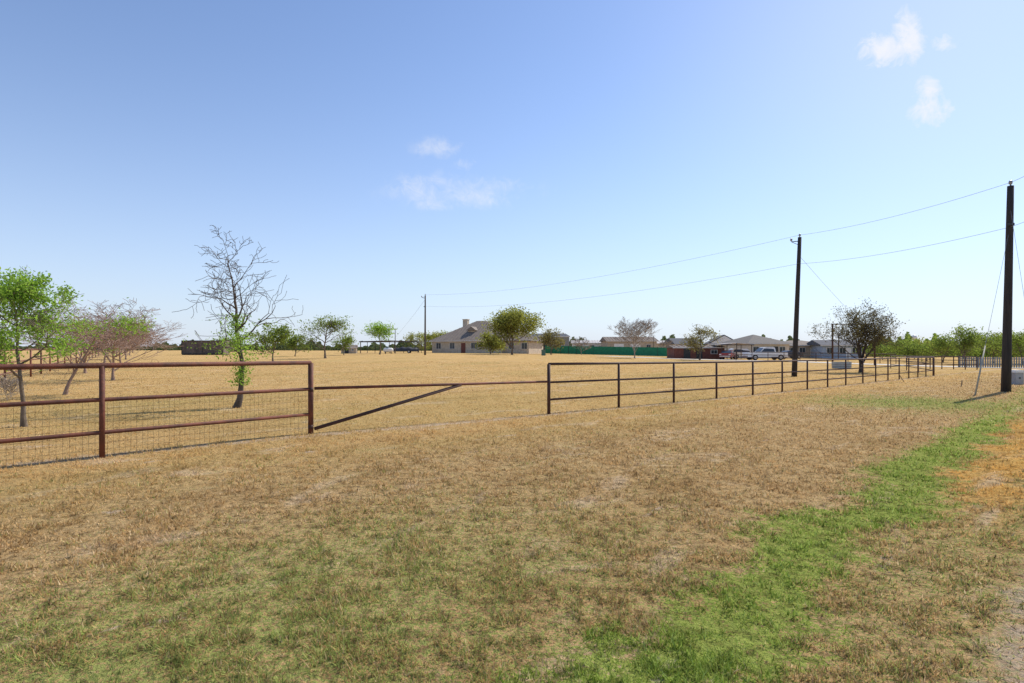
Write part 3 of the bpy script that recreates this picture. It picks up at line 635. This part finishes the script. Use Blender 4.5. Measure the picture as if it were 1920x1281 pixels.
for k in range(n*4):
    for zz in ((.05,.95),(.95,1.85)):
        a=e*(k/(n*4)); c=e*((k+1)/(n*4)); j=.04*math.sin(k*1.7); j2=.04*math.sin((k+1)*1.7)
        m.poly([a+Vector((0,j,zz[0])),c+Vector((0,j2,zz[0])),c+Vector((0,j2*1.5,zz[1])),a+Vector((0,j*1.5,zz[1]))],[(0,1,2,3)])
m.build('fabric',M['greenfab'],t)
# ------------------------------------------------------------------ vehicles
def vehicle(name,label,px,Y,rz,paint,kind,cat,sc=1.0):
    t=thing(name,at(px,Y,.02),rz,label,cat); t.scale=(sc,sc,sc)
    if kind=='pickup':
        L,Wd,wr=5.8,1.9,.40; low=[(-2.9,.45),(-2.9,.95),(-2.8,1.08),(-1.5,1.16),(-.95,1.18),(1.0,1.18),(2.85,1.16),(2.9,.5)]
        cab=[(-1.1,1.16),(-.45,1.78),(-.2,1.83),(.95,1.83),(1.1,1.75),(1.15,1.16)]; gl=[(-.93,1.2),(-.4,1.7),(.9,1.72),(.98,1.2)]; wx=(-1.85,1.85)
    elif kind=='suv':
        L,Wd,wr=4.8,1.85,.37; low=[(-2.4,.4),(-2.4,.85),(-2.3,1.0),(-1.2,1.08),(2.35,1.08),(2.4,.45)]
        cab=[(-1.25,1.06),(-.6,1.62),(-.3,1.7),(1.8,1.7),(2.1,1.6),(2.33,1.06)]; gl=[(-1.05,1.1),(-.55,1.56),(1.75,1.6),(2.1,1.1)]; wx=(-1.5,1.45)
    else:
        L,Wd,wr=4.6,1.78,.33; low=[(-2.3,.35),(-2.3,.7),(-2.2,.82),(-1.1,.93),(1.9,.95),(2.28,.88),(2.3,.4)]
        cab=[(-1.15,.92),(-.4,1.38),(-.1,1.43),(.9,1.43),(1.2,1.36),(1.85,.93)]; gl=[(-.95,.96),(-.35,1.33),(.9,1.35),(1.5,.97)]; wx=(-1.4,1.4)
    m=MB(); m.prism(low,-Wd/2,Wd/2); m.prism(cab,-Wd/2+.06,Wd/2-.06,None,.14,1.3); m.build('body',M[paint],t)
    m=MB(); n=len(gl)
    for s in (-1,1):
        y0=s*(Wd/2-.05); y1=s*(Wd/2-.185)
        m.poly([(x,(y0 if z<1.25 else y1) ,z) for x,z in gl],[tuple(range(n)) if s<0 else tuple(range(n))[::-1]])
    x0,z0=cab[0]; x1,z1=cab[1]; m.poly([(x0+.06,-.75,z0+.08),(x1-.03,-.65,z1-.02),(x1-.03,.65,z1-.02),(x0+.06,.75,z0+.08)],[(0,1,2,3)],Matrix.Translation((-.03,0,.02)))
    m.build('windows',M['glass'],t)
    for x in wx:
        for y in (-Wd/2+.08,Wd/2-.08): wheel(t,x,y,wr,.24)
    for y in (-Wd/2+.2,Wd/2-.2):
        MB().box(-L/2-.015,-L/2+.05,y-.15,y+.15,.7,.85).build('headlight',M['lampclear'],t)
        MB().box(L/2-.05,L/2+.015,y-.1,y+.1,.7,.95).build('taillight',M['lampred'],t)
    for x in (-L/2-.02,L/2+.02): MB().box(x-.04,x+.04,-Wd/2+.1,Wd/2-.1,.42,.58).build('bumper',M['rim'],t)
    return t
vehicle('pickup_truck','white pickup truck parked side-on in front of the hipped house',1434,86,R(3),'carwhite','pickup','pickup truck',1.06)
vehicle('parked_car','red car parked under the small pale carport',1364,90,R(60),'carred','sedan','car')
vehicle('parked_van','white sport utility vehicle parked between the red car and the pickup truck',1392,97,R(185),'carwhite','suv','car')
vehicle('parked_car','dark car parked in front of the tan ranch house',1478,98,R(12),'cardark','sedan','car')
t=thing('covered_boat',at(762,119),R(4),'boat under a dark tarpaulin beneath the wide carport','boat')
m=MB()
for k in range(13):
    x=-2.6+5.2*k/12; f=math.sin(math.pi*min(1,max(.08,(k+.6)/13)))**.5; hh=.75+.55*f+.12*math.sin(k*1.9); w=1.05*f
    for j in range(9):
        a=math.pi*j/8; m.v.append((x,-w*math.cos(a),.45+(hh-.45)*math.sin(a)**.7))
for k in range(12):
    for j in range(8):
        a=k*9+j; m.f.append((a,a+1,a+10,a+9))
m.f.append(tuple(range(9))); m.f.append(tuple(range(108,117))[::-1]); m.build('tarpaulin',M['tarp'],t,True)
m=MB(); m.box(-2.9,2.4,-.7,-.6,.35,.45); m.box(-2.9,2.4,.6,.7,.35,.45); m.box(-3.8,-2.8,-.72,.72,.35,.44); m.build('trailer_frame',M['dark'],t)
for y in (-.95,.95): wheel(t,.6,y,.33,.2)
def ptank(label,px,Y,L,r,rz,mat):
    t=thing('propane_tank',at(px,Y),rz,label,'tank')
    m=MB(); z=r+.28; m.tube([(-L/2,0,z),(-L/2+.08,0,z),(-L/2+.25,0,z),(L/2-.25,0,z),(L/2-.08,0,z),(L/2,0,z)],[.15*r,r*.65,r,r,r*.65,.15*r],16); m.build('tank',mat,t,True)
    m=MB(); m.tube([(0,0,z+r-.02),(0,0,z+r+.14)],.18,10); m.build('valve_cover',M['tank'],t)
    for x in (-L*.28,L*.28): MB().box(x-.07,x+.07,-r*.7,r*.7,-.1,.4).build('foot',M['dark'],t)
ptank('white propane tank on the grass beside the carport',728,108,1.9,.42,R(5),M['white'])
b=at(1578,56); t=thing('water_trough',b,R(-10),'blue grey metal water trough standing behind the long fence','trough')
m=MB(); k=24
for zz,s in ((0,.94),(.06,1),(.62,1.03),(.66,1.06),(.66,.97),(.15,.9)):
    for j in range(k):
        a=2*math.pi*j/k; cx=.45 if math.cos(a)>0 else -.45; m.v.append((cx+math.cos(a)*.42*s,math.sin(a)*.42*s,zz))
for i in range(5):
    for j in range(k): m.f.append((i*k+j,i*k+(j+1)%k,(i+1)*k+(j+1)%k,(i+1)*k+j))
m.f.append(tuple(range(k))[::-1]); m.f.append(tuple(range(5*k,6*k))); m.build('basin',M['tank'],t)
for z in (.22,.42):
    P=[]
    for j in range(k+1):
        a=2*math.pi*j/k; P.append(((.45 if math.cos(a)>0 else -.45)+math.cos(a)*.44,math.sin(a)*.44,z))
    MB().tube(P,.015,4,False).build('band',M['dark'],t)
def cabinet(label,px,Y,w,h,mat,lid):
    t=thing('utility_cabinet',at(px,Y),R(8),label,'utility box')
    m=MB(); m.box(-w/2,w/2,-w/2,w/2,-.05,h*.82); m.build('body',M[mat],t)
    m=MB(); m.prism([(-w/2-.03,h*.825),(w/2+.03,h*.825),(w/2,h),(-w/2,h)],-w/2-.03,w/2+.03); m.build('lid',M[lid],t)
    MB().box(-.03,.03,-w/2-.03,-w/2-.002,h*.4,h*.5).build('handle',M['dark'],t)
cabinet('pale utility pedestal on the verge just right of the nearest pole',1903,30,.5,.75,'ceramic','white')
cabinet('small dark green utility box in the field below the yellow olive tree',1019,96,.6,1.0,'boxgreen','boxgreen')
def stake(label,px,Y,h,lx):
    b=at(px,Y); m=MB(); m.poly([(-.02,-.01,-.05),(.02,-.01,-.05),(.02,.01,-.05),(-.02,.01,-.05),(lx-.025,-.01,h),(lx+.025,-.01,h),(lx+.025,.01,h),(lx-.025,.01,h),(lx,0,h+.05)],[(3,2,1,0),(0,1,5,4),(1,2,6,5),(2,3,7,6),(3,0,4,7),(4,5,8),(5,6,8),(6,7,8),(7,4,8)])
    o=m.build('wooden_stake',M['wood'],None,loc=b); tag(o,label,'stake')
stake('wooden stake leaning left in front of the far end of the long fence',1696,32,.5,-.35)
stake('short upright wooden stake on the verge left of the guy wire guard',1802,28,.28,.05)
t=thing('water_tower',at(1714,900),0,'tiny water tower on the horizon right of the spreading oak','water tower')
m=MB(); m.tube([(0,0,17),(0,0,19),(0,0,22),(0,0,24.5),(0,0,26)],[1.5,4,4.4,3.4,.6],14); m.build('tank',M['white'],t,True)
for a in range(4): 
    c,s=math.cos(a*1.571+.7)*3.6,math.sin(a*1.571+.7)*3.6; MB().tube([(c*1.2,s*1.2,-2),(c,s,19)],.35,6).build('leg',M['tank'],t)
# ------------------------------------------------------------------ light, world, camera
SUNAZ=R(50); SUNEL=R(45)
sd=Vector((math.sin(SUNAZ)*math.cos(SUNEL),math.cos(SUNAZ)*math.cos(SUNEL),math.sin(SUNEL)))
sl=bpy.data.lights.new('sun','SUN'); sl.energy=4.8; sl.angle=R(.5); sl.color=(1,.93,.82)
so=bpy.data.objects.new('sun',sl); col.objects.link(so); so.rotation_euler=(-sd).to_track_quat('-Z','Y').to_euler()
w=bpy.data.worlds.new('World'); bpy.context.scene.world=w; w.use_nodes=True; nt=w.node_tree; nt.nodes.clear()
wo=nd(nt,'ShaderNodeOutputWorld'); bg=nd(nt,'ShaderNodeBackground'); bg.inputs[1].default_value=.15
sky=nd(nt,'ShaderNodeTexSky',sky_type='NISHITA'); sky.sun_disc=False; sky.sun_elevation=SUNEL; sky.sun_rotation=SUNAZ; sky.air_density=1.0; sky.dust_density=.3; sky.ozone_density=2.0
tc=nd(nt,'ShaderNodeTexCoord'); sp=nd(nt,'ShaderNodeSeparateXYZ'); nt.links.new(tc.outputs['Generated'],sp.inputs[0])
base=mix(nt,1.0,sky.outputs[0],(1.04,1.06,1.17),'MULTIPLY')
hz=ma(nt,'POWER',ma(nt,'SUBTRACT',1.0,ma(nt,'MAXIMUM',sp.outputs[2],0.0),clamp=True),5.0)
base=mix(nt,ma(nt,'MULTIPLY',hz,.88),base,(4.25,4.85,5.95))
yy=ma(nt,'MAXIMUM',sp.outputs[1],.05); u=ma(nt,'DIVIDE',sp.outputs[0],yy); v=ma(nt,'DIVIDE',sp.outputs[2],yy)
nz=ma(nt,'ADD',ma(nt,'MULTIPLY',noise(nt,tc.outputs['Generated'],14,7,.6,.5),.5),ma(nt,'MULTIPLY',noise(nt,tc.outputs['Generated'],42,8,.68,.7),.5))
def blobs(L):
    tot=None
    for px,row,ru,rv,st in L:
        a=ma(nt,'MULTIPLY',ma(nt,'SUBTRACT',u,(px-960)/F),F/ru); b=ma(nt,'MULTIPLY',ma(nt,'SUBTRACT',v,(HR-row)/F),F/rv)
        dd=ma(nt,'SQRT',ma(nt,'ADD',ma(nt,'MULTIPLY',a,a),ma(nt,'MULTIPLY',b,b)))
        k=ma(nt,'MULTIPLY',mr(nt,dd,.0,1.6,1,0),st); tot=k if tot is None else ma(nt,'MAXIMUM',tot,k)
    return tot
crisp=blobs([(1665,98,66,46,1.15),(1705,70,44,66,1.1),(1735,205,56,40,1.25),(1740,172,34,36,1.15),(1768,80,38,24,.85)])
wisp=blobs([(865,358,150,34,1.0),(815,340,80,24,.9),(822,277,52,26,.9),(872,308,30,14,.85),(930,350,66,22,.95),(820,382,60,16,.8)])
hazy=blobs([(1730,120,420,280,.18)])
f1=mr(nt,ma(nt,'ADD',crisp,ma(nt,'MULTIPLY_ADD',nz,3.6,-1.8)),.25,1.45,0,.95); f1=ma(nt,'MULTIPLY',f1,mr(nt,crisp,.02,.55))
f2=mr(nt,ma(nt,'ADD',wisp,ma(nt,'MULTIPLY_ADD',nz,3.6,-1.8)),.15,1.6,0,.55); f2=ma(nt,'MULTIPLY',f2,mr(nt,wisp,.02,.6))
fr=ma(nt,'MAXIMUM',ma(nt,'MAXIMUM',f1,f2),hazy,clamp=True)
c=mix(nt,fr,base,(6.1,6.2,6.5))
nt.links.new(c,bg.inputs[0]); nt.links.new(bg.outputs[0],wo.inputs[0])
cam=bpy.data.cameras.new('camera'); cam.lens=36*F/1920; cam.sensor_width=36; cam.shift_y=(HR-640.5)/1920; cam.clip_end=6000; cam.clip_start=.05
co=bpy.data.objects.new('camera',cam); col.objects.link(co); co.location=(0,0,EYE); co.rotation_euler=(R(90),0,0)
sc=bpy.context.scene; sc.camera=co; sc.view_settings.view_transform='Standard'; sc.view_settings.look='None'; sc.view_settings.exposure=0
